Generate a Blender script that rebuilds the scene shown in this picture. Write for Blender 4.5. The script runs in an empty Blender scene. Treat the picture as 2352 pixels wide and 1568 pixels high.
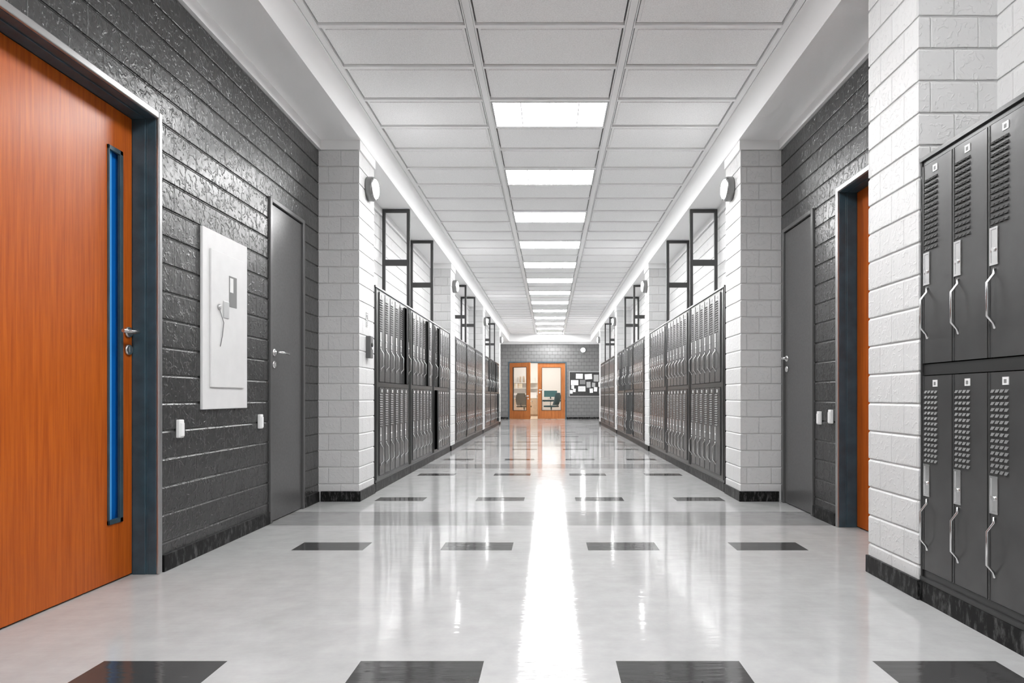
import bpy, math, random
from mathutils import Vector, Matrix
random.seed(7)
SC = bpy.context.scene
COL = SC.collection
PI = math.pi

# ------------------------------------------------------------------ materials
def new_mat(name):
    m = bpy.data.materials.new(name); m.use_nodes = True
    nt = m.node_tree
    b = nt.nodes['Principled BSDF']
    return m, nt, b

def N(nt, typ, **kw):
    n = nt.nodes.new(typ)
    for k, v in kw.items():
        if k in n.inputs.keys(): n.inputs[k].default_value = v
        else: setattr(n, k, v)
    return n

def math_node(nt, op, a, b=None):
    n = nt.nodes.new('ShaderNodeMath'); n.operation = op
    for i, v in enumerate((a, b)):
        if v is None: continue
        if isinstance(v, (int, float)): n.inputs[i].default_value = v
        else: nt.links.new(v, n.inputs[i])
    return n.outputs[0]

def simple(name, col, rough=0.5, metal=0.0, spec=0.5, noise=0.0, nscale=20.0, bump=0.0, bscale=200.0, stretch=(1,1,1), emit=0.0):
    m, nt, b = new_mat(name)
    if not isinstance(col, tuple): col = (col, col, col)
    b.inputs['Base Color'].default_value = (*col, 1)
    b.inputs['Roughness'].default_value = rough
    b.inputs['Metallic'].default_value = metal
    b.inputs['Specular IOR Level'].default_value = spec
    geo = N(nt, 'ShaderNodeNewGeometry')
    mp = N(nt, 'ShaderNodeMapping'); mp.inputs['Scale'].default_value = stretch
    nt.links.new(geo.outputs['Position'], mp.inputs['Vector'])
    if noise:
        nz = N(nt, 'ShaderNodeTexNoise', Scale=nscale, Detail=4.0)
        nt.links.new(mp.outputs[0], nz.inputs['Vector'])
        mx = N(nt, 'ShaderNodeMix', data_type='RGBA')
        mx.inputs[6].default_value = tuple(c*(1-noise) for c in col)+(1,)
        mx.inputs[7].default_value = tuple(min(1, c*(1+noise)) for c in col)+(1,)
        cr = N(nt, 'ShaderNodeMapRange'); cr.inputs[1].default_value = .3; cr.inputs[2].default_value = .7
        nt.links.new(nz.outputs[0], cr.inputs[0]); nt.links.new(cr.outputs[0], mx.inputs[0])
        nt.links.new(mx.outputs[2], b.inputs['Base Color'])
    if bump:
        nz2 = N(nt, 'ShaderNodeTexNoise', Scale=bscale, Detail=3.0)
        nt.links.new(mp.outputs[0], nz2.inputs['Vector'])
        bp = N(nt, 'ShaderNodeBump', Strength=1.0, Distance=bump)
        nt.links.new(nz2.outputs[0], bp.inputs['Height']); nt.links.new(bp.outputs[0], b.inputs['Normal'])
    if emit:
        b.inputs['Emission Color'].default_value = (*col, 1); b.inputs['Emission Strength'].default_value = emit
    return m

def brick(name, col, mortar_col, rough, tex=0.004, groove=0.006, spec=0.5):
    m, nt, b = new_mat(name)
    geo = N(nt, 'ShaderNodeNewGeometry')
    sp = N(nt, 'ShaderNodeSeparateXYZ'); nt.links.new(geo.outputs['Position'], sp.inputs[0])
    sn = N(nt, 'ShaderNodeSeparateXYZ'); nt.links.new(geo.outputs['True Normal'], sn.inputs[0])
    f = math_node(nt, 'GREATER_THAN', math_node(nt, 'ABSOLUTE', sn.outputs[0]), 0.5)
    u = math_node(nt, 'ADD', math_node(nt, 'MULTIPLY', sp.outputs[1], f),
                  math_node(nt, 'MULTIPLY', sp.outputs[0], math_node(nt, 'SUBTRACT', 1.0, f)))
    wob = N(nt, 'ShaderNodeTexNoise', Scale=9.0, Detail=3.0)
    nt.links.new(geo.outputs['Position'], wob.inputs['Vector'])
    w = math_node(nt, 'MULTIPLY', math_node(nt, 'SUBTRACT', wob.outputs[0], 0.5), 0.007)
    z = math_node(nt, 'ADD', math_node(nt, 'SUBTRACT', sp.outputs[2], 0.006), w)
    u2 = math_node(nt, 'ADD', u, w)
    cx = N(nt, 'ShaderNodeCombineXYZ'); nt.links.new(u2, cx.inputs[0]); nt.links.new(z, cx.inputs[1])
    bt = N(nt, 'ShaderNodeTexBrick')
    bt.offset = 0.5; bt.inputs['Scale'].default_value = 1.0
    bt.inputs['Brick Width'].default_value = 0.205; bt.inputs['Row Height'].default_value = 0.139
    bt.inputs['Mortar Size'].default_value = 0.005; bt.inputs['Mortar Smooth'].default_value = 0.6
    bt.inputs['Color1'].default_value = (*[col]*3, 1); bt.inputs['Color2'].default_value = (*[col*0.94]*3, 1)
    bt.inputs['Mortar'].default_value = (*[mortar_col]*3, 1)
    nt.links.new(cx.outputs[0], bt.inputs['Vector'])
    nt.links.new(bt.outputs['Color'], b.inputs['Base Color'])
    nz = N(nt, 'ShaderNodeTexNoise', Scale=24.0, Detail=1.5, Roughness=0.5, Distortion=0.6)
    nt.links.new(geo.outputs['Position'], nz.inputs['Vector'])
    n3 = N(nt, 'ShaderNodeTexNoise', Scale=34.0, Detail=2.0)
    nt.links.new(geo.outputs['Position'], n3.inputs['Vector'])
    n4 = N(nt, 'ShaderNodeTexNoise', Scale=150.0, Detail=3.0)
    nt.links.new(geo.outputs['Position'], n4.inputs['Vector'])
    ridge = math_node(nt, 'MAXIMUM', math_node(nt, 'SUBTRACT', 1.0, math_node(nt, 'MULTIPLY', math_node(nt, 'ABSOLUTE', math_node(nt, 'SUBTRACT', nz.outputs[0], 0.5)), 14.0)), 0.0)
    gate = math_node(nt, 'MINIMUM', math_node(nt, 'MAXIMUM', math_node(nt, 'MULTIPLY', math_node(nt, 'SUBTRACT', n3.outputs[0], 0.47), 12.0), 0.0), 1.0)
    relief = math_node(nt, 'ADD', math_node(nt, 'MULTIPLY', ridge, gate), math_node(nt, 'ADD', math_node(nt, 'MULTIPLY', nz.outputs[0], 1.3), math_node(nt, 'MULTIPLY', n4.outputs[0], .22)))
    h = math_node(nt, 'SUBTRACT', math_node(nt, 'MULTIPLY', relief, tex),
                  math_node(nt, 'MULTIPLY', bt.outputs['Fac'], groove))
    bp = N(nt, 'ShaderNodeBump', Strength=1.0, Distance=1.0)
    nt.links.new(h, bp.inputs['Height']); nt.links.new(bp.outputs[0], b.inputs['Normal'])
    b.inputs['Roughness'].default_value = rough
    b.inputs['Specular IOR Level'].default_value = spec
    return m

def wood(name, c0, c1, rough=0.3):
    m, nt, b = new_mat(name)
    geo = N(nt, 'ShaderNodeNewGeometry')
    mp = N(nt, 'ShaderNodeMapping'); mp.inputs['Scale'].default_value = (30, 30, 1.1)
    nt.links.new(geo.outputs['Position'], mp.inputs['Vector'])
    nz = N(nt, 'ShaderNodeTexNoise', Scale=2.2, Detail=6.0, Roughness=0.65)
    nt.links.new(mp.outputs[0], nz.inputs['Vector'])
    cr = N(nt, 'ShaderNodeValToRGB')
    cr.color_ramp.elements[0].position = .3; cr.color_ramp.elements[0].color = (*c0, 1)
    cr.color_ramp.elements[1].position = .7; cr.color_ramp.elements[1].color = (*c1, 1)
    nt.links.new(nz.outputs[0], cr.inputs[0]); nt.links.new(cr.outputs[0], b.inputs['Base Color'])
    b.inputs['Roughness'].default_value = rough
    b.inputs['Specular IOR Level'].default_value = .3
    return m

def floor_mat(name, col, rough=0.1):
    m, nt, b = new_mat(name)
    geo = N(nt, 'ShaderNodeNewGeometry')
    nz = N(nt, 'ShaderNodeTexNoise', Scale=7.0, Detail=8.0, Roughness=0.65)
    nt.links.new(geo.outputs['Position'], nz.inputs['Vector'])
    mr = N(nt, 'ShaderNodeMapRange'); mr.inputs[1].default_value = .3; mr.inputs[2].default_value = .7
    nt.links.new(nz.outputs[0], mr.inputs[0])
    mx = N(nt, 'ShaderNodeMix', data_type='RGBA')
    mx.inputs[6].default_value = (*[col*.9]*3, 1); mx.inputs[7].default_value = (*[min(1, col*1.07)]*3, 1)
    nt.links.new(mr.outputs[0], mx.inputs[0]); nt.links.new(mx.outputs[2], b.inputs['Base Color'])
    mp = N(nt, 'ShaderNodeMapping'); mp.inputs['Scale'].default_value = (2.5, 16, 1)
    nt.links.new(geo.outputs['Position'], mp.inputs['Vector'])
    n2 = N(nt, 'ShaderNodeTexNoise', Scale=1.6, Detail=3.0)
    nt.links.new(mp.outputs[0], n2.inputs['Vector'])
    bp = N(nt, 'ShaderNodeBump', Strength=1.0, Distance=0.0009)
    nt.links.new(n2.outputs[0], bp.inputs['Height']); nt.links.new(bp.outputs[0], b.inputs['Normal'])
    b.inputs['Roughness'].default_value = rough
    b.inputs['Specular IOR Level'].default_value = 0.42
    return m

def marble(name):
    m, nt, b = new_mat(name)
    geo = N(nt, 'ShaderNodeNewGeometry')
    mp = N(nt, 'ShaderNodeMapping'); mp.inputs['Scale'].default_value = (1, 1, .35)
    nt.links.new(geo.outputs['Position'], mp.inputs['Vector'])
    nz = N(nt, 'ShaderNodeTexNoise', Scale=38.0, Detail=8.0, Roughness=0.7)
    nt.links.new(mp.outputs[0], nz.inputs['Vector'])
    cr = N(nt, 'ShaderNodeValToRGB')
    cr.color_ramp.elements[0].position = .50; cr.color_ramp.elements[0].color = (.008, .008, .008, 1)
    cr.color_ramp.elements[1].position = .78; cr.color_ramp.elements[1].color = (.16, .16, .16, 1)
    nt.links.new(nz.outputs[0], cr.inputs[0]); nt.links.new(cr.outputs[0], b.inputs['Base Color'])
    b.inputs['Roughness'].default_value = .4
    b.inputs['Specular IOR Level'].default_value = .15
    return m

def glass_mat(name, tint=(1, 1, 1)):
    m = bpy.data.materials.new(name); m.use_nodes = True
    nt = m.node_tree; nt.nodes.clear()
    o = nt.nodes.new('ShaderNodeOutputMaterial')
    t = nt.nodes.new('ShaderNodeBsdfTransparent'); t.inputs[0].default_value = (*tint, 1)
    g = nt.nodes.new('ShaderNodeBsdfGlossy'); g.inputs['Roughness'].default_value = .02
    fr = nt.nodes.new('ShaderNodeFresnel'); fr.inputs[0].default_value = 1.45
    mx = nt.nodes.new('ShaderNodeMixShader')
    nt.links.new(fr.outputs[0], mx.inputs[0]); nt.links.new(t.outputs[0], mx.inputs[1])
    nt.links.new(g.outputs[0], mx.inputs[2]); nt.links.new(mx.outputs[0], o.inputs[0])
    return m

def emitter(name, strength, col=(1, 1, 1)):
    m = bpy.data.materials.new(name); m.use_nodes = True
    nt = m.node_tree; nt.nodes.clear()
    o = nt.nodes.new('ShaderNodeOutputMaterial')
    e = nt.nodes.new('ShaderNodeEmission'); e.inputs[0].default_value = (*col, 1); e.inputs[1].default_value = strength
    nt.links.new(e.outputs[0], o.inputs[0])
    return m

M = dict(
    brick_dark=brick('dark_painted_block', .036, .034, .27, tex=.0012, groove=.003, spec=.6),
    brick_end=brick('dark_painted_block_end', .16, .09, .27, tex=.0012, groove=.009, spec=.7),
    brick_light=brick('white_painted_block', .66, .62, .45, tex=.0012, groove=.003),
    white=simple('white_plaster', .95, .6, bump=.0006, bscale=60),
    crown=simple('white_cornice', .84, .5),
    tile=simple('ceiling_tile', .95, .9, noise=.12, nscale=130, bump=.002, bscale=140),
    bar=simple('ceiling_bar', .88, .4),
    gapdark=simple('ceiling_void', .30, .9),
    floor=floor_mat('floor_light', .42, .075),
    floor_band=floor_mat('floor_band', .25, .085),
    floor_dark=floor_mat('floor_accent', .045, .085),
    base=marble('black_marble'),
    locker=simple('locker_steel', .055, .24, metal=.0, spec=.7, noise=.12, nscale=6, bump=.0004, bscale=30),
    locker_frame=simple('locker_frame_steel', .03, .28, spec=.6),
    inside=simple('locker_inside', .006, .8, spec=.1),
    louvre=simple('louvre_steel', .04, .45, spec=.4),
    chrome=simple('chrome', .85, .18, metal=1.0),
    steel=simple('brushed_steel', .6, .3, metal=1.0),
    tag=simple('tag_white', .75, .5),
    black=simple('black_rubber', .01, .5),
    post=simple('dark_steel_tube', .045, .5),
    wood=wood('orange_veneer', (.31, .055, .004), (.50, .115, .011)),
    wood_far=wood('orange_oak_veneer', (.27, .075, .016), (.50, .175, .045), .4),
    slate=simple('slate_blue_frame', (.034, .064, .084), .36, noise=.25, nscale=14),
    greydoor=simple('grey_door_paint', .085, .27, noise=.06, nscale=60),
    greyframe=simple('grey_frame_paint', .09, .25),
    edge_highlight=simple('frame_edge_highlight', .42, .28, metal=.8),  # bright metal puts the slate frame's edge highlight into the material
    plastic=simple('white_plastic', .8, .4),
    panel=simple('white_panel_paint', .68, .4, noise=.03, nscale=12),
    midgrey=simple('mid_grey', .18, .5),
    darkgrey=simple('dark_grey', .11, .5),
    lampbody=simple('lamp_metal', .25, .3, metal=.6),
    blueglass=simple('blue_glass', (.004, .11, .42), .12, spec=.6),
    bluepale=simple('pale_blue', (.08, .36, .75), .2),
    cork=simple('dark_board', .035, .8, noise=.3, nscale=30),
    paper=simple('paper_white', .85, .8),
    paper_grey=simple('paper_grey', .4, .8),
    paper_dark=simple('paper_darkgrey', .2, .8),
    ink=simple('ink', .25, .8),
    alu=simple('aluminium_edge', .5, .4, metal=.3),
    glass=glass_mat('clear_glass'),
    cream=simple('cream_wall', (.80, .775, .74), .7),
    beige=simple('beige_wood', (.62, .47, .33), .5, noise=.1, nscale=8),
    shelf=simple('shelf_white', (.8, .77, .73), .5),
    book1=simple('book_cream', (.72, .62, .45), .6),
    book2=simple('book_white', (.8, .76, .7), .6),
    book3=simple('book_tan', (.55, .4, .25), .6),
    olive=simple('olive_fabric', (.17, .145, .09), .8, noise=.2, nscale=40),
    teal=simple('teal_fabric', (.006, .055, .065), .7, noise=.2, nscale=40),
    screen=simple('teal_screen', (.02, .11, .115), .3),
    green=simple('green_fabric', (.03, .22, .03), .7),
    light=emitter('light_tube_glow', 11.0),
    lamp=emitter('wall_lamp_glow', 8.0),
)

# ------------------------------------------------------------------ mesh building
class MB:
    def __init__(s): s.v = []; s.f = []; s.mi = []; s.sm = []
    def face(s, idx, mi=0, sm=False): s.f.append(idx); s.mi.append(mi); s.sm.append(sm)
    def box(s, x0, x1, y0, y1, z0, z1, mi=0):
        if x0 > x1: x0, x1 = x1, x0
        if y0 > y1: y0, y1 = y1, y0
        n = len(s.v)
        s.v += [(x0,y0,z0),(x1,y0,z0),(x1,y1,z0),(x0,y1,z0),(x0,y0,z1),(x1,y0,z1),(x1,y1,z1),(x0,y1,z1)]
        for q in ((3,2,1,0),(4,5,6,7),(0,1,5,4),(1,2,6,5),(2,3,7,6),(3,0,4,7)):
            s.face(tuple(n+i for i in q), mi)
        return s
    def quad(s, a, b, c, d, mi=0):
        n = len(s.v); s.v += [a, b, c, d]; s.face((n, n+1, n+2, n+3), mi); return s
    def lathe(s, prof, n=32, axis='z', origin=(0,0,0), mi=0, closed=True):
        """prof: list of (radius, height); revolve round the axis through origin"""
        ox, oy, oz = origin; base = len(s.v)
        for r, h in prof:
            for k in range(n):
                a = 2*PI*k/n; c, d = r*math.cos(a), r*math.sin(a)
                p = {'z': (c, d, h), 'x': (h, c, d), 'y': (d, h, c)}[axis]
                s.v.append((p[0]+ox, p[1]+oy, p[2]+oz))
        for i in range(len(prof)-1):
            for k in range(n):
                a = base+i*n+k; b = base+i*n+(k+1) % n
                s.face((a, b, b+n, a+n), mi, True)
        if closed:
            s.face(tuple(base+k for k in reversed(range(n))), mi)
            s.face(tuple(base+(len(prof)-1)*n+k for k in range(n)), mi)
        return s
    def tube(s, pts, r, n=8, mi=0):
        pts = [Vector(p) for p in pts]; base = len(s.v)
        for i, p in enumerate(pts):
            t = ((pts[min(i+1, len(pts)-1)]-p).normalized() + (p-pts[max(i-1, 0)]).normalized()).normalized()
            up = Vector((0, 0, 1)) if abs(t.z) < .9 else Vector((0, 1, 0))
            a = t.cross(up).normalized(); b = t.cross(a).normalized()
            for k in range(n):
                q = 2*PI*k/n
                s.v.append(tuple(p + a*r*math.cos(q) + b*r*math.sin(q)))
        for i in range(len(pts)-1):
            for k in range(n):
                a = base+i*n+k; b = base+i*n+(k+1) % n
                s.face((a, a+n, b+n, b), mi, True)
        s.face(tuple(base+k for k in range(n)), mi)
        s.face(tuple(base+(len(pts)-1)*n+k for k in reversed(range(n))), mi)
        return s
    def xf(s, mat, start=0):
        for i in range(start, len(s.v)): s.v[i] = tuple(mat @ Vector(s.v[i]))
        return s
    def mesh(s, name, mats):
        me = bpy.data.meshes.new(name)
        me.from_pydata(s.v, [], s.f)
        for m in (mats if isinstance(mats, (list, tuple)) else [mats]): me.materials.append(m)
        for p, mi, sm in zip(me.polygons, s.mi, s.sm): p.material_index = mi; p.use_smooth = sm
        me.update(); return me
    def build(s, name, mats, parent=None, loc=(0,0,0), rotz=0, bevel=0, seg=2):
        o = bpy.data.objects.new(name, s.mesh(name, mats)); COL.objects.link(o)
        o.location = loc; o.rotation_euler = (0, 0, rotz)
        if parent: o.parent = parent
        if bevel:
            md = o.modifiers.new('bevel', 'BEVEL'); md.width = bevel; md.segments = seg; md.limit_method = 'ANGLE'
        return o

def inst(name, me, parent=None, loc=(0,0,0), rotz=0):
    o = bpy.data.objects.new(name, me); COL.objects.link(o)
    o.location = loc; o.rotation_euler = (0, 0, rotz)
    if parent: o.parent = parent
    return o

def tag(o, label, cat, group=None, kind=None):
    o['label'] = label; o['category'] = cat
    if group: o['group'] = group
    if kind: o['kind'] = kind
    return o

def thing(name, label, cat, loc=(0,0,0), rotz=0, group=None, kind=None):
    o = bpy.data.objects.new(name, None); COL.objects.link(o)
    o.empty_display_size = .1
    o.location = loc; o.rotation_euler = (0, 0, rotz)
    return tag(o, label, cat, group, kind)

def copy_tree(o, parent=None):
    c = o.copy(); COL.objects.link(c)
    if parent: c.parent = parent
    for ch in list(o.children): copy_tree(ch, c)
    return c

ORD = ['zeroth','first','second','third','fourth','fifth','sixth','seventh','eighth','ninth','tenth','eleventh','twelfth','thirteenth','fourteenth']

# ------------------------------------------------------------------ dimensions (metres)
EYE = 0.87
WX = 1.925          # outer walls of the doorway bay
PX = 1.587          # pillar inner faces
LX = 1.600          # locker fronts
SOF = 3.003         # side soffit
CEIL = 3.286        # tiled ceiling
BX = 1.568          # bulkhead inner faces
YN, YE = -2.0, 25.0 # near and far ends
PIL = [5.33 + 4.93*k for k in range(4)]   # near faces of the pillars
PD = 0.45
EX = 2.12           # side walls of the end bay

# ------------------------------------------------------------------ floor
fb = MB()
ys = [YN]
bands = [(4.59+3.44*k-.26, 4.59+3.44*k+.26) for k in range(-2, 7)]
rows = [(3.73+1.72*k-.1, 3.73+1.72*k+.1) for k in range(-3, 13)]
ev = sorted([(a, b, 1) for a, b in bands] + [(a, b, 2) for a, b in rows if b < YE-.1])
cur = YN
XL, XR = -2.3, 2.3
cols = [(-1.265-.203, -1.265+.203), (-.42-.203, -.42+.203), (.42-.203, .42+.203), (1.265-.203, 1.265+.203)]
def fq(x0, x1, y0, y1, mi): fb.quad((x0,y0,0),(x1,y0,0),(x1,y1,0),(x0,y1,0), mi)
for a, b, t in ev:
    if b <= cur or a > YE: continue
    if a > cur: fq(XL, XR, cur, a, 0)
    b = min(b, YE+.25)
    if t == 1: fq(XL, XR, max(a, cur), b, 1)
    else:
        x = XL
        for c0, c1 in cols:
            fq(x, c0, a, b, 0); fq(c0, c1, a, b, 2); x = c1
        fq(x, XR, a, b, 0)
    cur = b
fq(XL, XR, cur, YE+.25, 0)
tag(fb.build('floor', [M['floor'], M['floor_band'], M['floor_dark']]), 'polished pale floor with dark accent tiles and grey bands', 'floor', kind='structure')

# ------------------------------------------------------------------ walls with openings
RH, R0 = .139, .006      # course height and first joint
def course_profile(z0, z1):
    """(z, recess) pairs up a wall of blocks with rounded edges and raked joints"""
    pts = [(z0, 0.0)]
    k = math.ceil((z0-R0)/RH)
    while R0+k*RH < z1-.012:
        z = R0+k*RH
        for dz, d in ((-.011, 0), (-.0045, .0034), (-.0015, .0052), (.002, .0052), (.0035, .0012), (.0075, 0)):
            if z+dz > z0+.0005: pts.append((z+dz, d))
        k += 1
    pts.append((z1, 0.0)); return pts
def coursed_run(b, sgn, x, y0, y1, z0, z1):
    n = len(b.v); p = course_profile(z0, z1)
    for z, d in p: b.v += [(sgn*(x+d), y0, z), (sgn*(x+d), y1, z)]
    for i in range(len(p)-1):
        a = n+2*i
        b.face((a, a+2, a+3, a+1) if sgn < 0 else (a, a+1, a+3, a+2))
def coursed_pillar(b, xa, xb, y0, y1, z0, z1):
    n = len(b.v); p = course_profile(z0, z1)
    for z, d in p: b.v += [(xa+d, y0+d, z), (xb-d, y0+d, z), (xb-d, y1-d, z), (xa+d, y1-d, z)]
    for i in range(len(p)-1):
        for q in range(4):
            a = n+4*i+q; c = n+4*i+(q+1) % 4
            b.face((a, c, c+4, a+4))
    b.face((n+3, n+2, n+1, n)); m = n+4*(len(p)-1); b.face((m, m+1, m+2, m+3))
D1 = (2.10, 3.14, 2.235)     # orange door left: y0,y1,top
D2 = (4.385, 5.005, 2.245)   # grey door left
D3 = (3.24, 4.271, 2.235)    # orange door right
D4 = (4.665, 5.285, 2.245)   # grey door right
TH = .3
def side_wall(sgn, openings, name, label):
    b = MB(); xa, xb = sgn*WX, sgn*(WX+TH); y = YN if sgn < 0 else 2.98
    xr = xa+sgn*.009
    def seg(ya, yb, za, zb): b.box(xr, xb, ya, yb, za, zb); coursed_run(b, sgn, WX, ya, yb, za, zb)
    for y0, y1, zt in sorted(openings):
        seg(y, y0, 0, SOF); seg(y0, y1, zt, SOF); y = y1
    seg(y, PIL[0]+.01, 0, SOF)
    tag(b.build(name, M['brick_dark']), label, 'wall', kind='structure')
side_wall(-1, [D1, D2], 'wall_left', 'dark grey painted block wall with the white electrical panel')
side_wall(1, [D3, D4], 'wall_right', 'dark grey painted block wall behind the near right pillar')
for sgn, nm in ((-1, 'left'), (1, 'right')):
    b = MB().box(sgn*(WX+.009), sgn*(WX+TH), PIL[0]+.01, PIL[3]+PD-.01, 0, SOF); coursed_run(b, sgn, WX, PIL[0]+.01, PIL[3]+PD-.01, 0, SOF)
    tag(b.build('wall_'+nm, M['brick_light']), 'white painted block wall behind and above the %s lockers' % nm, 'wall', kind='structure')
    b = MB().box(sgn*EX, sgn*(EX+.2), PIL[3]+PD-.01, YE, 0, SOF)
    tag(b.build('wall_'+nm, M['brick_light']), 'white block wall of the far %s recess beyond the last pillar' % nm, 'wall', kind='structure')
b = MB().box(WX+.009, WX+TH, YN, 2.98, 0, SOF); coursed_run(b, 1, WX, YN, 2.98, 0, SOF)
tag(b.build('wall_right', M['brick_light']), 'white painted block wall behind the near right lockers', 'wall', kind='structure')
b = MB().box(-2.3, 2.3, YN-.2, YN, 0, CEIL+.2)
tag(b.build('wall_back', M['brick_light']), 'white block wall closing the corridor behind the viewpoint', 'wall', kind='structure')
# end wall with the double door opening
OX0, OX1, OZ = -1.625, .653, 2.24
b = MB()
b.box(-EX-.2, OX0, YE, YE+.2, 0, CEIL+.1); b.box(OX1, EX+.2, YE, YE+.2, 0, CEIL+.1); b.box(OX0, OX1, YE, YE+.2, OZ, CEIL+.1)
tag(b.build('wall_end', M['brick_end']), 'dark grey block wall around the far double doors', 'wall', kind='structure')

# pillars
def pillar(sgn, y0, label, depth=PD):
    b = MB(); xs = sorted((sgn*PX, sgn*(WX+.02 if y0 < 19 else EX+.02)))
    coursed_pillar(b, xs[0], xs[1], y0, y0+depth, 0, SOF)
    tag(b.build('pillar', M['brick_light']), label, 'pillar', kind='structure')
    # cornice round the pillar head and skirting round its foot
    e = .01
    c = MB().box(sgn*(PX-e), sgn*(WX-.02), y0-e, y0+depth+e, SOF-.08, SOF)
    tag(c.build('trim_1', M['crown']), 'plain cornice round the head of the ' + label.replace('white painted block ', ''), 'cornice', kind='structure')
    s = MB().box(sgn*(PX-.014), sgn*(WX-.02), y0-.014, y0+depth+.004, 0, .085)
    tag(s.build('baseboard_pillar', M['base'], bevel=.003), 'black marble skirting at the foot of the ' + label.replace('white painted block ', ''), 'skirting', kind='structure')
for sgn, nm in ((-1, 'left'), (1, 'right')):
    for k, y in enumerate(PIL):
        if sgn < 0: l = ['white painted block left pillar carrying the dark call box', 'white painted block second left pillar', 'white painted block third left pillar', 'white painted block last left pillar before the end wall'][k]
        else: l = ['white painted block right pillar beside the grey door', 'white painted block second right pillar past the lockers', 'white painted block third right pillar', 'white painted block last right pillar before the notice board'][k]
        pillar(sgn, y, l)
pillar(1, 2.756, 'white painted block near right pillar hiding part of the orange door', .434)

# cornices along walls
def cornice(sgn, x, y0, y1, label):
    b = MB().box(sgn*(x-.022), sgn*(x+.01), y0, y1, SOF-.08, SOF)
    tag(b.build('trim_2', M['crown']), label, 'cornice', kind='structure')
cornice(-1, WX, YN, PIL[0]-.012, 'white cornice over the dark left wall')
cornice(1, WX, YN, 2.756-.012, 'white cornice over the near right lockers')
cornice(1, WX, 3.202, PIL[0]-.012, 'white cornice over the right orange door')
for sgn, nm in ((-1, 'left'), (1, 'right')):
    for k in range(3):
        cornice(sgn, WX, PIL[k]+PD+.012, PIL[k+1]-.012, 'white cornice over the %s %s row of lockers' % (['nearest', 'middle', 'farthest'][k], nm))
    cornice(sgn, EX, PIL[3]+PD+.012, YE-.03, 'white cornice in the far %s recess' % nm)
b = MB().box(-EX-.1, EX+.1, YE-.022, YE+.01, SOF-.08, SOF)
tag(b.build('trim_3', M['crown']), 'white cornice across the dark end wall', 'cornice', kind='structure')

# bulkheads: side soffits dropping below the tiled ceiling, and one across the end
for sgn, nm in ((-1, 'left'), (1, 'right')):
    b = MB().box(sgn*BX, sgn*(EX+.25), YN, YE, SOF, CEIL+.15)
    tag(b.build('trim_4', M['white']), 'white boxed bulkhead running along the %s side of the ceiling' % nm, 'bulkhead', kind='structure')
b = MB().box(-BX, BX, YE-.24, YE, SOF, CEIL+.15)
tag(b.build('trim_5', M['white']), 'white boxed bulkhead across the far end of the ceiling', 'bulkhead', kind='structure')

# skirtings of the doorway bays
def skirt(sgn, y0, y1, label):
    b = MB().box(sgn*(WX-.014), sgn*(WX+.01), y0, y1, 0, .085)
    tag(b.build('baseboard_left' if sgn < 0 else 'baseboard_right', M['base'], bevel=.003), label, 'skirting', kind='structure')
skirt(-1, D1[1]+.035, D2[0]-.002, 'black marble skirting below the white electrical panel')
skirt(-1, D2[1]+.002, PIL[0]-.016, 'short black skirting between the left grey door and pillar')
skirt(-1, YN, D1[0]-.035, 'black marble skirting before the left orange door')
skirt(1, D3[1]+.035, D4[0]-.002, 'black marble skirting between the right grey and orange doors')
skirt(1, YN, 1.2, 'black marble skirting behind the near right lockers')
for x0, x1, l in ((-EX, OX0-.002, 'black skirting left of the far double doors'), (OX1+.002, EX, 'black skirting under the notice board')):
    b = MB().box(x0, x1, YE-.014, YE+.01, 0, .085)
    tag(b.build('baseboard_end', M['base']), l, 'skirting', kind='structure')

# ------------------------------------------------------------------ ceiling
ROW0, RP = 5.226, .522
TX = [(-1.513, -.552), (-.486, .486), (.552, 1.513)]
k0, k1 = -13, 37
def row_y(k): return ROW0 + RP*k
lights = [-12, -9, -6] + [k for k in range(0, 37, 3)]  # first three are out of view, added to brighten the foreground
cb = MB()
cb.box(-BX-.02, BX+.02, YN, YE-.2, CEIL+.05, CEIL+.15, 1)
for k in range(k0, k1):
    ya, yb = row_y(k)+.018, row_y(k+1)-.018
    yb = min(yb, YE-.26)
    if yb - ya < .05: continue
    for ci, (xa, xb) in enumerate(TX):
        if ci == 1 and k in lights: continue
        g = .010
        cb.box(xa+g, xb-g, ya+g, yb-g, CEIL+.012, CEIL+.05, 0); cb.box(xa+.03, xb-.03, ya+.03, yb-.03, CEIL+.005, CEIL+.02, 0)
tag(cb.build('ceiling', [M['tile'], M['gapdark']]), 'white mineral tile ceiling', 'ceiling', kind='structure')
gb = MB()
for xa, xb in ((-BX, -1.513), (-.552, -.486), (.486, .552), (1.513, BX)):
    # wide runners with a slim raised edge on either side
    gb.box(xa+.01, xb-.01, YN, YE-.24, CEIL, CEIL+.03)
    gb.box(xa, xa+.007, YN, YE-.24, CEIL-.003, CEIL+.03); gb.box(xb-.007, xb, YN, YE-.24, CEIL-.003, CEIL+.03)
for k in range(k0, k1+1):
    y = row_y(k)
    if y > YE-.27: continue
    for xa, xb in TX:
        gb.box(xa, xb, y-.016, y+.016, CEIL-.001, CEIL+.03)
tag(gb.build('trim_6', M['bar']), 'white metal grid holding the ceiling tiles', 'ceiling grid', kind='structure')

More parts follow.
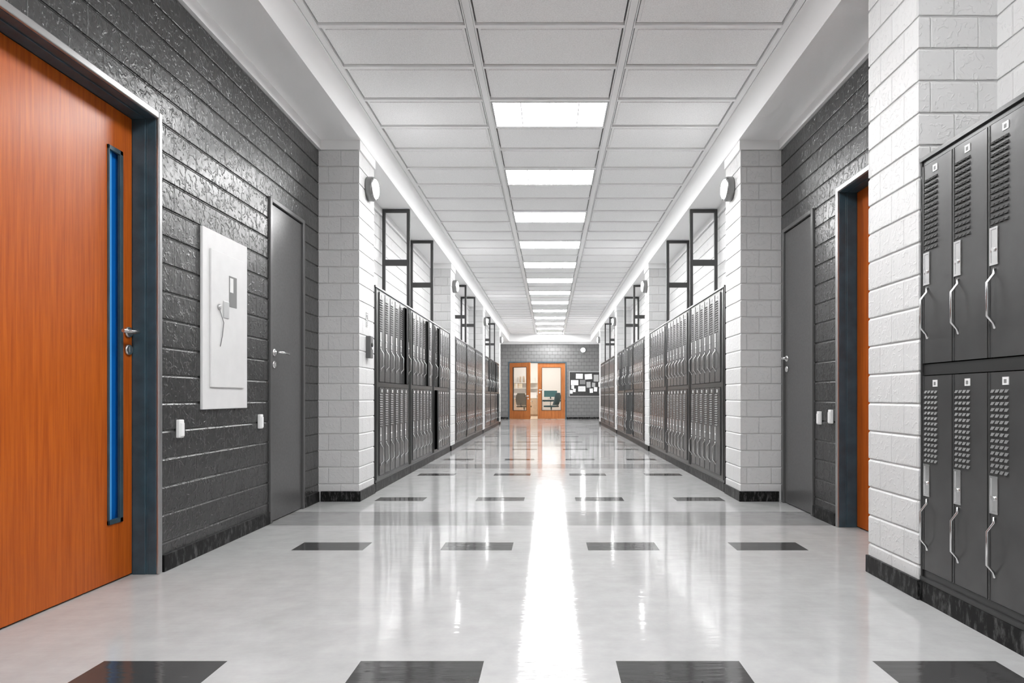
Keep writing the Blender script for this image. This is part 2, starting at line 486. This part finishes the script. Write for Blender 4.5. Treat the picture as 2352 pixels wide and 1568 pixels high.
# ceiling lights
proto = None
for i, k in enumerate(lights):
    n = len(lights) - i
    lab = 'lit four-bay ceiling light panel, %s counting from the far end wall' % (ORD[n] if n < 15 else str(n))
    if n > 13: lab = 'added out-of-view light panel brightening the foreground, %s of the three' % ['nearest', 'middle', 'farthest'][n-14]
    if k == 0: lab = 'lit four-bay ceiling light panel nearest the viewer, largest in the row'
    if n == 1: lab = 'lit four-bay ceiling light panel nearest the far end wall'
    if proto is None:
        t = thing('ceiling_light', lab, 'ceiling light', (0, row_y(k)+RP/2, CEIL), 0, 'ceiling light panels in the centre row')
        w, h = .480, .238
        f = MB()
        f.box(-w, w, -h, -h+.012, -.004, .045); f.box(-w, w, h-.012, h, -.004, .045)
        f.box(-w, -w+.012, -h+.012, h-.012, -.004, .045); f.box(w-.012, w, -h+.012, h-.012, -.004, .045)
        for q in (-.5, 0, .5): f.box(q*w-.0045, q*w+.0045, -h+.012, h-.012, -.003, .045)
        f.box(-w, w, -h, h, .045, .05)
        f.build('frame', M['bar'], t)
        for q in range(4):
            x0 = -w+.012 + q*(2*w-.024)/4 + .005; x1 = x0 + (2*w-.024)/4 - .010
            MB().box(x0, x1, -h+.013, h-.013, .002, .012).build('diffuser', M['light'], t)
        proto = t
    else:
        c = copy_tree(proto); c.location = (0, row_y(k)+RP/2, CEIL); c['label'] = lab

# ------------------------------------------------------------------ doors
def lever(parent, x, y, z, sx, dy, mat=None):
    """rose, neck and lever on a face looking along sx; lever runs along dy"""
    m = mat or M['steel']
    h = MB().lathe([(.026, 0), (.026, .008), (.022, .012)], 24, 'x')
    h.xf(Matrix.Diagonal((sx, 1, 1, 1)))
    p = [(0, 0, 0), (sx*.045, 0, 0), (sx*.055, dy*.006, 0), (sx*.058, dy*.02, 0), (sx*.058, dy*.12, -.004)]
    h.tube(p, .0085, 10)
    h.build('door_handle', m, parent, (x, y, z))
    e = MB().lathe([(.026, 0), (.026, .008), (.022, .012)], 24, 'x').box(.012, .014, -.004, .004, -.012, .012)
    e.xf(Matrix.Diagonal((sx, 1, 1, 1)))
    e.build('key_escutcheon', m, parent, (x, y, z-.085))

def orange_door(name, sgn, D, label, latch):
    y0, y1, zt = D
    t = thing(name, label, 'door', (sgn*WX, (y0+y1)/2, 0), 0, kind='structure')
    cy = (y0+y1)/2; w = (y1-y0)/2
    f = MB()
    xo, xi = -sgn*.012, sgn*.175          # frame stands slightly proud of the wall
    for s in (-1, 1):
        f.box(sgn*.045, xi, s*(w+.02), s*(w-.002), 0, zt+.02)          # rebated jamb
        f.box(sgn*.055, sgn*.118, s*(w-.002), s*(w-.007), 0, zt-.007)
        f.box(sgn*.004, sgn*.045, s*(w+.02), s*(w-.004), 0, zt+.02)
    f.box(sgn*.045, xi, -w+.002, w-.002, zt-.002, zt+.02)
    f.box(sgn*.055, sgn*.118, -w+.007, w-.007, zt-.007, zt-.002)
    f.box(sgn*.004, sgn*.045, -w+.004, w-.004, zt-.004, zt+.02)
    a = MB()
    for s in (-1, 1): a.box(xo, sgn*.004, s*(w+.024), s*(w-.004), 0, zt+.03)
    a.box(xo, sgn*.004, -w+.004, w-.004, zt-.004, zt+.03)
    fr = f.build('door_frame', M['slate'], t, bevel=.003)
    a.build('frame_edge', M['edge_highlight'], fr, bevel=.005)
    # leaf
    xa, xb = sgn*.122, sgn*.165
    z0, z1 = .008, zt-.008
    ya, yb = -w+.005, w-.005
    s0, s1 = (w-.179, w-.077) if latch > 0 else (-w+.077, -w+.179)   # vision slot along the latch side
    zs0, zs1 = .275, 2.04
    l = MB()
    l.box(xa, xb, ya, s0, z0, z1); l.box(xa, xb, s1, yb, z0, z1)
    l.box(xa, xb, s0, s1, z0, zs0); l.box(xa, xb, s0, s1, zs1, z1)
    leaf = l.build('door_leaf', M['wood'], t)
    bd = MB(); p = sgn*.114; q = sgn*.128; e = .022
    bd.box(p, q, s1-e, s1, zs0, zs1); bd.box(p, q, s0, s0+.008, zs0, zs1)
    bd.box(p, q, s0, s1, zs0, zs0+e); bd.box(p, q, s0, s1, zs1-e, zs1)
    bd.build('glazing_bead', M['slate'], leaf, bevel=.002)
    g = MB().box(sgn*.142, sgn*.150, s0, s1, zs0, zs1)
    g.build('glass', M['blueglass'], leaf)
    MB().box(sgn*.134, sgn*.142, s0+.030, s0+.048, zs0, zs1).build('pale_strip', M['bluepale'], leaf)  # pale blue strip running up the glass slot
    lever(t, sgn*.122, latch*(w-.035), 1.183, -sgn, -latch)
    return t
orange_door('door_1', -1, D1, 'orange wooden door with a narrow blue glass slot, on the left', 1)
orange_door('door_3', 1, D3, 'orange wooden door half hidden behind the near right pillar', -1)

def grey_door(name, sgn, D, label, latch):
    y0, y1, zt = D
    t = thing(name, label, 'door', (sgn*WX, (y0+y1)/2, 0), 0, kind='structure')
    w = (y1-y0)/2
    f = MB(); xo, xi = -sgn*.014, sgn*.1
    for s in (-1, 1): f.box(xo, xi, s*w, s*(w-.032), 0, zt)
    f.box(xo, xi, -w+.032, w-.032, zt-.032, zt)
    f.build('door_frame', M['greyframe'], t, bevel=.004)
    l = MB().box(sgn*.004, sgn*.05, -w+.036, w-.036, .006, zt-.036)
    l.build('door_leaf', M['greydoor'], t, bevel=.003)
    MB().box(sgn*.06, sgn*.1, -w+.03, w-.03, .0, zt-.03).build('door_stop', M['black'], t)
    lever(t, sgn*.004, latch*(w-.085), 1.18, -sgn, -latch, M['chrome'])
grey_door('door_2', -1, D2, 'plain dark grey door past the white electrical panel', -1)
grey_door('door_4', 1, D4, 'plain dark grey door beside the right pillar', 1)

# double doors at the end
t5 = thing('door_5', 'orange double doors with tall glass panes, left leaf ajar', 'door', ((OX0+OX1)/2, YE, 0), 0, kind='structure')
cx = (OX0+OX1)/2; hw = (OX1-OX0)/2
f = MB()
for s in (-1, 1): f.box(s*hw, s*(hw-.05), -.012, .16, 0, OZ)
f.box(-hw+.05, hw-.05, -.012, .16, OZ-.05, OZ)
f.build('door_frame', M['slate'], t5)
def glazed_leaf(w, z1, stile, loc, rotz, flip, hz):
    """leaf from x=0 (hinge) to x=flip*w, front face at y=0 looking -y"""
    l = MB(); X = lambda v: flip*v
    th = .045
    za, zb = .335, 2.02
    l.box(X(0), X(stile), 0, th, .01, z1); l.box(X(w-stile), X(w), 0, th, .01, z1)
    l.box(X(stile), X(w-stile), 0, th, .01, za); l.box(X(stile), X(w-stile), 0, th, zb, z1)
    o = l.build('door_leaf', M['wood_far'], t5, loc, rotz)
    bd = MB(); e = .018
    bd.box(X(stile), X(stile+e), -.006, th+.006, za, zb); bd.box(X(w-stile-e), X(w-stile), -.006, th+.006, za, zb)
    bd.box(X(stile), X(w-stile), -.006, th+.006, za, za+e); bd.box(X(stile), X(w-stile), -.006, th+.006, zb-e, zb)
    bd.build('glazing_bead', M['black'], o)
    MB().box(X(stile+e), X(w-stile-e), .018, .024, za+e, zb-e).build('glass', M['glass'], o)
    h = MB().lathe([(.03, 0), (.03, -.01)], 16, 'y', (X(w-.075), 0, hz))
    h.tube([(X(w-.075), 0, hz), (X(w-.075), -.05, hz), (X(w-.09), -.058, hz), (X(w-.21), -.058, hz)], .012, 8)
    h.lathe([(.03, 0), (.03, -.01)], 16, 'y', (X(w-.075), 0, hz-.1))
    h.build('door_handle', M['chrome'], o)
    return o
glazed_leaf(1.07, OZ-.055, .155, (.595-cx, .02, 0), 0, -1, 1.135)
glazed_leaf(.95, OZ-.055, .15, (-1.572-cx, .0, 0), -math.radians(32), 1, .90)

# ------------------------------------------------------------------ wall fittings
# electrical panel on the left wall
pt = thing('electrical_panel', 'tall white electrical panel on the dark left wall', 'electrical panel', (-WX, 3.781, .80))
MB().box(0, .016, -.259, .259, 0, 1.013).build('frame', M['panel'], pt, bevel=.003)
pd = MB().box(.016, .026, -.188, .201, .124, .905).build('panel_door', M['panel'], pt, bevel=.003)
MB().box(.026, .028, .01, .10, .604, .786).build('label_plate', M['midgrey'], pd)
MB().box(.028, .029, .018, .056, .69, .775).build('label_sheet', M['tag'], pd)
MB().box(.026, .031, -.06, .005, .53, .628).build('latch', M['steel'], pd, bevel=.002)
MB().lathe([(.016, .026), (.016, .034), (.01, .04)], 16, 'x', (0, -.108, .585)).build('lock', M['steel'], pd)
MB().tube([(.030, -.105, .57), (.031, -.06, .50), (.030, -.075, .42), (.030, -.098, .36)], .0022, 6).build('key_cord', M['midgrey'], pd)

def wall_box(sgn, y, z, label):
    t = thing('wall_socket_box', label, 'socket box', (sgn*WX, y, z), 0, 'white socket boxes on the dark walls')
    b = MB().box(0, -sgn*.022, -.021, .021, -.047, .047)
    b.build('housing', M['plastic'], t, bevel=.005)
    MB().box(-sgn*.022, -sgn*.026, -.016, .016, -.04, .03).build('cover', M['plastic'], t, bevel=.002)
wall_box(-1, 3.315, .705, 'small white socket box beside the left orange door frame')
wall_box(-1, 4.235, .707, 'small white socket box beside the left grey door')
wall_box(1, 4.55, .72, 'left of the two white socket boxes near the right grey door')
wall_box(1, 4.365, .735, 'white socket box next to the right orange door frame')

ct = thing('wall_call_box', 'dark grey call box with push button on the left pillar', 'call box', (-PX, 5.56, 1.205))
MB().box(0, .042, -.04, .04, 0, .19).build('housing', M['darkgrey'], ct, bevel=.004)
MB().lathe([(.018, .042), (.018, .046), (.014, .05)], 20, 'x', (0, .0, .115)).build('sounder', M['black'], ct)
MB().lathe([(.012, .042), (.012, .05)], 16, 'x', (0, .0, .085)).build('button', M['plastic'], ct)
st = thing('wall_sign', 'small white instruction sign above the call box', 'sign', (-PX, 5.55, 1.474))
MB().box(0, .003, -.03, .03, .0, .125).build('plate', M['tag'], st)
b = MB()
for y0, y1, z0, z1 in ((-.027, .027, .117, .122), (-.027, .027, .050, .055), (-.027, -.023, .05, .12), (.023, .027, .05, .12),
                       (-.012, .008, .085, .105), (-.004, .012, .065, .085)): b.box(.003, .0038, y0, y1, z0, z1)
for k in range(4): b.box(.003, .0038, -.025, .02-.006*(k % 2), .036-.01*k, .041-.01*k)
b.build('print', M['darkgrey'], st)

# round wall lamps
def wall_lamp(loc, rot, label):
    t = thing('wall_lamp', label, 'wall lamp', loc, rot, 'round wall lamps')
    MB().lathe([(.098, 0), (.104, .008), (.104, .05), (.098, .062), (.082, .066)], 40, 'x').build('housing', M['lampbody'], t)
    MB().lathe([(.084, .062), (.080, .074), (.066, .082), (.035, .087), (.0, .088)], 40, 'x', closed=False).build('lens', M['lamp'], t)
    for a in (PI/4, 3*PI/4, 5*PI/4, 7*PI/4):
        MB().box(.05, .070, -.008, .008, .082, .104).xf(Matrix.Rotation(a, 4, 'X')).build('clip', M['lampbody'], t)
    return t
wn = ['on the nearest %s pillar', 'on the second %s pillar', 'on the third %s pillar', 'on the last %s pillar before the end wall']
for k, y in enumerate(PIL):
    for sgn, nm in ((-1, 'left'), (1, 'right')):
        wall_lamp((sgn*PX, y+.255, 2.68), 0 if sgn < 0 else PI, 'lit round wall lamp ' + wn[k] % nm)
wall_lamp((1.29, YE, 2.69), -PI/2, 'lit round wall lamp on the dark end wall above the notice board')

# ------------------------------------------------------------------ lockers
DW, BL = .205, 1.455
ZU = (1.012, 1.850); ZL = (.135, .958)
def door_mesh(h):
    b = MB(); e = .0035
    b.box(-.011, .006, e, DW-e, 0, h); b.box(-.012, -.011, e, DW-e, 0, h, 1)
    # folded edge
    b.box(.006, .0085, e, e+.006, 0, h); b.box(.006, .0085, DW-e-.006, DW-e, 0, h)
    # louvres: four columns of small pressed hoods
    for c in range(4):
        y0 = .016+c*.0235; y1 = y0+.018
        for r in range(14):
            z = h-.062-r*.0222
            n = len(b.v)
            b.v += [(.006, y0, z), (.006, y1, z), (.0125, y0+.002, z-.0115), (.0125, y1-.002, z-.0115), (.006, y0, z-.0125), (.006, y1, z-.0125)]
            b.face((n, n+2, n+3, n+1), 2); b.face((n, n+4, n+2), 2); b.face((n+1, n+3, n+5), 2); b.face((n+2, n+4, n+5, n+3), 1)
    return b.mesh('locker_door', [M['locker'], M['inside'], M['louvre']])
DM = {0: door_mesh(ZU[1]-ZU[0]), 1: door_mesh(ZL[1]-ZL[0])}
pb = MB()
y0, y1 = .012, .054
pb.box(.006, .011, y0, y0+.006, -.508, -.372); pb.box(.006, .011, y1-.006, y1, -.508, -.372)
pb.box(.006, .011, y0, y1, -.508, -.500); pb.box(.006, .011, y0, y1, -.380, -.372)
pb.box(.006, .0085, y0, y1, -.508, -.372)
pb.lathe([(.008, .008), (.008, .016)], 12, 'x', (0, .036, -.452))
PLATE = pb.mesh('latch_plate', M['chrome'])
hb = MB()
yy = .036
hb.tube([(.004, yy, -.520), (.010, yy, -.522), (.012, yy, -.540), (.036, yy, -.572), (.036, yy, -.690), (.012, yy, -.716), (.010, yy, -.733), (.004, yy, -.735)], .0048, 8)
HANDLE = hb.mesh('pull_handle', M['chrome'])
tb = MB().box(.006, .0085, .075, .105, -.046, -.018).box(.0085, .009, .083, .096, -.040, -.026, 1)
TAGM = tb.mesh('number_tag', [M['tag'], M['midgrey']])

def carcass(sa, sb, name):
    """front at x=0, body behind it; y runs along the bank"""
    L = sa+6*DW+sb; D = .31; zt = 1.886; zb = .085
    b = MB()
    b.box(-D, -D+.01, 0, L, zb, zt, 1)
    b.box(-D, 0, 0, .012, zb, zt); b.box(-D, 0, L-.012, L, zb, zt)
    b.box(-D, 0, 0, L, zt-.012, zt); b.box(-D, -.014, 0, L, zb, zb+.012)
    for c in range(1, 6): b.box(-D+.01, -.014, sa+c*DW-.003, sa+c*DW+.003, zb, zt-.012, 1)
    b.box(-D+.01, -.014, .012, L-.012, .97, 1.0, 1)
    if sa > .03: b.box(-D+.01, -.02, sa-.01, sa-.004, zb, zt-.012, 1)
    b.box(-D+.01, -.014, L-.018, L-.012, zb+.012, zt-.012, 1); b.box(-D+.01, -.014, L-sb-.001, L-sb+.003, zb+.012, zt-.012, 1)
    body = b.mesh('body', [M['locker_frame'], M['inside']])
    f = MB()
    f.box(-.012, 0, 0, sa, zb, zt); f.box(-.012, 0, L-sb, L, zb, zt)
    f.box(-.012, .002, sa, L-sb, ZU[1]+.004, zt); f.box(-.012, 0, sa, L-sb, ZL[1]+.004, ZU[0]-.004); f.box(-.012, 0, sa, L-sb, zb, ZL[0]-.004)
    # rolled lips
    f.box(0, .012, 0, L, zt-.012, zt+.004); f.box(0, .007, .05 if sa > .1 else 0, .062 if sa > .1 else .01, zb, zt-.012)
    f.box(0, .007, L-.012, L, zb, zt-.012)
    if sb > .1: f.box(0, .007, L-.062, L-.05, zb, zt-.012)
    f.box(0, .010, 0, L, zb, zb+.018)
    frame = f.mesh('front_frame', M['locker_frame'])
    p = MB().box(-D, .014, 0.004, L-.004, 0, .084).mesh('plinth', M['base'])
    return body, frame, p
VAR = {'L': (.155, .07), 'R': (.07, .155), 'N': (.014, .155)}
CM = {k: carcass(*v, k) for k, v in VAR.items()}

def bank(side, var, y0, label, ajar, group):
    sa, sb = VAR[var]; L = sa+6*DW+sb
    if side < 0: t = thing('locker_bank', label, 'lockers', (-LX, y0, 0), 0, group)
    else: t = thing('locker_bank', label, 'lockers', (LX, y0+L, 0), PI, group)
    body, frame, pl = CM[var]
    inst('body', body, t); inst('front_frame', frame, t); inst('plinth', pl, t)
    for tier in (0, 1):
        zb, zt = (ZU, ZL)[tier]
        for c in range(6):
            # column counted from the near end
            cn = c if side < 0 else 5-c
            ang = ajar.get((tier, cn), 0)
            o = inst('locker_door', DM[tier], t, (0, sa+c*DW, zb))
            if ang:
                # hinged on the side away from the latch
                a = math.radians(ang)
                hy = DW-.004
                o.rotation_euler = (0, 0, a)
                R = Matrix.Rotation(a, 3, 'Z') @ Vector((0, hy, 0))
                o.location = (-R.x, sa+c*DW+hy-R.y, zb)
            h = zt-zb
            inst('latch_plate', PLATE, o, (0, 0, h)); inst('pull_handle', HANDLE, o, (0, 0, h)); inst('number_tag', TAGM, o, (0, 0, h))
    return t

AJ = {
    ('left', 0, 0): {(0, 5): 12}, ('left', 0, 1): {(0, 4): 10.5}, ('left', 0, 2): {(0, 1): 10, (1, 0): 14},
    ('left', 2, 0): {(0, 4): 9, (0, 5): 9}, ('left', 2, 1): {(0, 1): 8, (0, 2): 8, (0, 4): 8}, ('left', 2, 2): {(0, 0): 8, (0, 2): 8, (1, 3): 10, (1, 4): 10, (1, 5): 10},
    ('right', 1, 1): {(0, 2): 20, (0, 4): 16, (1, 1): 24}, ('right', 1, 2): {(0, 1): 20},
}
BAYN = ['nearest', 'middle', 'farthest']
for side, nm in ((-1, 'left'), (1, 'right')):
    for bay in range(3):
        for u in range(3):
            y0 = PIL[bay]+PD+.055 + u*BL
            pos = ['near', 'centre', 'far'][u]
            lab = 'grey steel two-tier locker bank, %s unit of the %s %s-hand row' % (pos, BAYN[bay], nm)
            if (nm, bay, u) == ('left', 0, 0): lab = 'grey two-tier locker bank right behind the pillar with call box'
            if (nm, bay, u) == ('left', 0, 2): lab = 'grey two-tier locker bank with dark open lower door, far end of nearest left row'
            if (nm, bay, u) == ('right', 0, 0): lab = 'grey two-tier locker bank right behind the right pillar beside the grey door'
            bank(side, 'L' if side < 0 else 'R', y0, lab, AJ.get((nm, bay, u), {}), 'locker banks along the corridor')
            # steel support frame rising from the end of the bank to the soffit
            if u < 2:
                y = y0+BL
                fl = 'dark steel tube frame above the %s %s-hand lockers, %s of the two' % (BAYN[bay], nm, ['nearer', 'farther'][u])
                ft = thing('support_frame', fl, 'steel frame', (side*(LX+.01), y, 1.892), 0, 'steel frames above the lockers')
                r = MB()
                W, H, p = .295, SOF-1.892-.004, .034
                X = lambda v: side*v
                MB().box(X(-.018), X(p-.018), -p/2, p/2, 0, H).build('post', M['post'], ft)
                MB().box(X(W-p), X(W), -p/2, p/2, 0, H).build('post', M['post'], ft)
                MB().box(X(p-.018), X(W-p), -p/2, p/2, H-p, H).build('top_rail', M['post'], ft)
                MB().box(X(p-.018), X(W-p), -p/2, p/2, .47, .535).build('crossbar', M['post'], ft)
bank(1, 'N', 2.752-(.014+6*DW+.155), 'grey two-tier locker bank at the right edge beside the near pillar', {}, 'locker banks along the corridor')

# ------------------------------------------------------------------ notice board
K = 25/1471.0
def bx(zx): return (1140+zx*.12757-1263)*K
def bz(zy): return EYE+(911-780-zy*.12757)*K
bt = thing('notice_board', 'dark notice board covered in papers on the end wall', 'notice board', (1.41, YE, .90))
MB().box(-.645, .645, -.02, 0, 0, .94).build('panel', M['cork'], bt)
f = MB()
f.box(-.66, .66, -.03, 0, -.015, .005); f.box(-.66, .66, -.03, 0, .935, .955); f.box(-.66, -.64, -.03, 0, -.015, .955); f.box(.64, .66, -.03, 0, -.015, .955)
f.build('frame', M['alu'], bt)
papers = [(1432,1556,612,702,'paper',1,'white landscape sheet at the top left of the notice board'),
 (1592,1722,617,712,'paper',-4,'tilted white landscape sheet at the top middle of the notice board'),
 (1752,1840,630,752,'paper_grey',0,'grey sheet at the top right of the notice board'),
 (1343,1476,727,818,'paper',0,'large white sheet on the left of the notice board'),
 (1350,1400,822,883,'paper',0,'small white note just below the large left sheet'),
 (1503,1603,722,800,'paper_dark',2,'dark grey photo sheet near the middle of the notice board'),
 (1623,1697,757,862,'paper_grey',-2,'grey upright sheet right of the dark photo sheet'),
 (1722,1780,773,850,'paper_grey',3,'small grey sheet right of the grey upright sheet'),
 (1326,1374,905,970,'paper',0,'small white note at the bottom left corner of the notice board'),
 (1380,1428,880,940,'paper',4,'small tilted white note next to the bottom left corner note'),
 (1474,1604,838,930,'paper',0,'white landscape sheet with text low in the middle of the notice board'),
 (1680,1738,878,955,'paper',-3,'small white upright note at the lower right of the notice board'),
 (1755,1815,853,932,'paper',3,'small tilted white note right of the lower right note'),
 (1838,1900,765,845,'paper',-2,'white note at the right edge of the notice board'),
 (1850,1920,880,970,'paper',0,'white note low at the right edge of the notice board')]
for x0, x1, y0, y1, m, r, lab in papers:
    w, h = (bx(x1)-bx(x0))/2, (bz(y0)-bz(y1))/2
    p = MB().box(-w, w, -.002, 0, -h, h)
    if 'text' in lab:
        for k in range(5): p.box(-w*.8, w*(.7-.25*(k % 2)), -.0025, -.002, h*(.6-.3*k), h*(.68-.3*k), 1)
    p.xf(Matrix.Rotation(math.radians(r), 4, 'Y'))
    o = p.build('pinned_paper', [M[m], M['ink']], None, ((bx(x0)+bx(x1))/2, YE-.021, (bz(y0)+bz(y1))/2))
    tag(o, lab, 'paper', 'papers on the notice board')

# ------------------------------------------------------------------ office behind the double doors
OY0, OY1 = YE+.2, 29.4
b = MB()
b.box(-2.8, 2.4, OY1, OY1+.1, 0, 2.9); b.box(-2.9, -2.8, OY0, OY1, 0, 2.9); b.box(2.4, 2.5, OY0, OY1, 0, 2.9)
tag(b.build('wall_office', M['cream']), 'cream office walls behind the double doors', 'wall', kind='structure')
b = MB().box(-2.8, 2.4, YE+.25, OY1, -.02, 0)
tag(b.build('floor', M['beige']), 'beige office floor behind the double doors', 'floor', kind='structure')
b = MB().box(-2.8, 2.4, OY0, OY1, 2.9, 2.95)
tag(b.build('ceiling', M['white']), 'white office ceiling behind the double doors', 'ceiling', kind='structure')
ld = bpy.data.lights.new('office_light', 'AREA'); ld.energy = 22; ld.size = 2.5; ld.color = (1, .98, .95)
lo = bpy.data.objects.new('office_light', ld); COL.objects.link(lo); lo.location = (-.2, 27.4, 2.85)
# wall shelves
sh = []
for z, l, x0, x1 in ((1.52, 'white wall shelf holding the thin upright books', -2.0, -.55), (1.27, 'white wall shelf holding cream binders', -2.0, -.55), (1.02, 'lowest thick white wall shelf in the office', -2.0, -.55)):
    s = MB().box(x0, x1, OY1-.30, OY1, z-(.025 if z > 1.1 else .07), z)
    o = s.build('wall_shelf', M['shelf'], bevel=.004)
    tag(o, l, 'shelf', 'office wall shelves')
x = -1.42
for i, (w, h, m) in enumerate(((.035, .30, 'book2'), (.03, .27, 'book3'), (.04, .31, 'book2'), (.035, .28, 'book2'), (.03, .30, 'book3'), (.045, .26, 'book2'))):
    b = MB().box(0, w, -.22, 0, 0, h).box(.004, w-.004, -.216, -.003, h-.004, h+.001, 1)
    o = b.build('book', [M[m], M['paper']], None, (x, OY1-.05, 1.52)); x += w+.02
    tag(o, '%s thin upright book from the left on the top office shelf' % ORD[i+1], 'book', 'books on the top office shelf')
x = -1.62
for i, (w, h, m) in enumerate(((.07, .21, 'book1'), (.07, .21, 'book2'), (.06, .21, 'book3'), (.08, .21, 'book1'), (.07, .21, 'book1'))):
    b = MB().box(0, w, -.25, 0, 0, h).box(.02, w-.02, -.252, -.25, .03, .09, 1)
    o = b.build('binder', [M[m], M['book2']], None, (x, OY1-.03, 1.27)); x += w+.004
    tag(o, '%s binder from the left on the middle office shelf' % ORD[i+1], 'binder', 'binders on the middle office shelf')
b = MB().box(-.12, .12, -.22, 0, 0, .22).box(-.124, .124, -.224, .0, .18, .225)
tag(b.build('storage_box', M['shelf'], None, (-.80, OY1-.04, 1.52)), 'small white storage box on the top office shelf', 'box')
cab = thing('low_cabinet', 'beige low cabinet under the office shelves, seen through the gap', 'cabinet', (-1.25, OY1-.26, 0))
MB().box(-.8, .7, -.24, .24, .06, .80).build('body', M['beige'], cab)
MB().box(-.82, .72, -.26, .25, .80, .83).build('top', M['shelf'], cab)
for k in range(3):
    d = MB().box(-.795+.5*k, -.305+.5*k, -.258, -.24, .07, .79).build('cabinet_door', M['beige'], cab, bevel=.003)
    MB().box(-.35+.5*k, -.34+.5*k, -.275, -.258, .6, .72).build('handle', M['steel'], d)
MB().box(-.78, .68, -.2, .2, 0, .06).build('plinth', M['beige'], cab)
b = MB().box(-.16, .16, -.2, .2, 0, .235).box(-.165, .165, -.205, .205, .19, .24)
tag(b.build('storage_box', M['paper'], None, (-.76, OY1-.27, .832)), 'large white box on the low beige cabinet', 'box')
# desk
dk = thing('desk', 'white office desk carrying the monitor', 'desk', (.25, 28.5, 0))
MB().box(-.65, .95, -.4, .4, .735, .775).build('desktop', M['shelf'], dk)
MB().box(-.6, .9, -.36, -.34, .66, .735).build('rail', M['teal'], dk)
for sx in (-.6, .9):
    for sy in (-.35, .35): MB().box(sx-.025, sx+.025, sy-.025, sy+.025, 0, .735).build('leg', M['steel'], dk)
mo = thing('monitor', 'teal flat monitor on the white office desk', 'monitor', (.03, 28.45, .775))
MB().box(-.29, .29, -.02, .02, .09, .37).build('screen', M['screen'], mo, bevel=.006)
MB().box(-.03, .03, .0, .03, .01, .2).build('stand', M['teal'], mo)
MB().box(-.13, .13, -.08, .1, 0, .012).build('base', M['teal'], mo, bevel=.004)
# office chairs
def office_chair(loc, rot, mat, label, ribs, hback):
    t = thing('office_chair', label, 'office chair', loc, rot, 'office chairs behind the double doors')
    s = MB().box(-.25, .25, -.25, .25, .43, .50)
    s.build('seat', mat, t, bevel=.03, seg=4)
    # curved backrest (at +y, facing -y)
    b = MB(); n = 9; m = 12
    for side in (0, 1):
        for j in range(m+1):
            v = j/m; z = .52+hback*v
            lean = .25+.10*v+.04*math.sin(v*PI) + (.05 if side else 0)
            w = .245*(1-.35*max(0, v-.6)**1.5/.25)
            if ribs: lean += .02*math.cos(v*6*2*PI)*(1 if side else -1)
            for i in range(n+1):
                u = -1+2*i/n
                b.v.append((u*w, lean-.07*u*u, z))
    S = (n+1)*(m+1)
    for j in range(m):
        for i in range(n):
            a = j*(n+1)+i
            b.face((a, a+1, a+n+2, a+n+1), 0, True); b.face((S+a, S+a+n+1, S+a+n+2, S+a+1), 0, True)
    rim = [i for i in range(n+1)] + [j*(n+1)+n for j in range(1, m+1)] + [m*(n+1)+i for i in range(n-1, -1, -1)] + [j*(n+1) for j in range(m-1, 0, -1)]
    for q in range(len(rim)):
        a, c = rim[q], rim[(q+1) % len(rim)]
        b.face((a, a+S, c+S, c), 0, True)
    b.build('backrest', mat, t)
    MB().tube([(0, .2, .46), (0, .31, .48), (0, .34, .62)], .025, 8).build('back_bracket', M['black'], t)
    for sx in (-1, 1):
        MB().tube([(sx*.25, .12, .45), (sx*.30, .12, .47), (sx*.30, .12, .68), (sx*.30, -.14, .69), (sx*.30, -.17, .66)], .016, 8).build('armrest', M['chrome'] if ribs else M['teal'], t)
    MB().lathe([(.03, .10), (.03, .43)], 12, 'z').build('column', M['chrome'], t)
    base = MB()
    for k in range(5):
        a = 2*PI*k/5+.3
        base.tube([(0, 0, .12), (.28*math.cos(a), .28*math.sin(a), .075)], .018, 8)
    base.build('base', M['black'] if not ribs else M['chrome'], t)
    for k in range(5):
        a = 2*PI*k/5+.3
        MB().lathe([(.028, -.02), (.028, .02)], 12, 'x', (.28*math.cos(a), .28*math.sin(a), .029)).build('caster', M['black'], t)
    return t
office_chair((-1.08, 26.9, 0), math.radians(158), M['olive'], 'olive brown ribbed office chair behind the left glass pane', True, .5)
oc = office_chair((.06, 27.35, 0), math.radians(-118), M['teal'], 'dark teal office chair in front of the monitor desk', False, .52)

# ------------------------------------------------------------------ world, camera, view
w = bpy.data.worlds.new('world'); SC.world = w; w.use_nodes = True
w.node_tree.nodes['Background'].inputs[0].default_value = (.8, .85, .9, 1)
w.node_tree.nodes['Background'].inputs[1].default_value = .05
cd = bpy.data.cameras.new('camera'); cam = bpy.data.objects.new('camera', cd); COL.objects.link(cam)
cam.location = (0, 0, EYE); cam.rotation_euler = (PI/2, 0, 0)
cd.sensor_width = 36; cd.lens = 1471/2352*36
cd.shift_x = -(1263-1176)/2352; cd.shift_y = (911-784)/2352
cd.clip_start = .02; cd.clip_end = 200
SC.camera = cam
vs = SC.view_settings
vs.view_transform = 'Standard'; vs.look = 'None'; vs.exposure = 2.07; vs.gamma = 1.0; vs.use_curve_mapping = False
SC.cycles.max_bounces = 10; SC.cycles.diffuse_bounces = 7; SC.cycles.glossy_bounces = 5
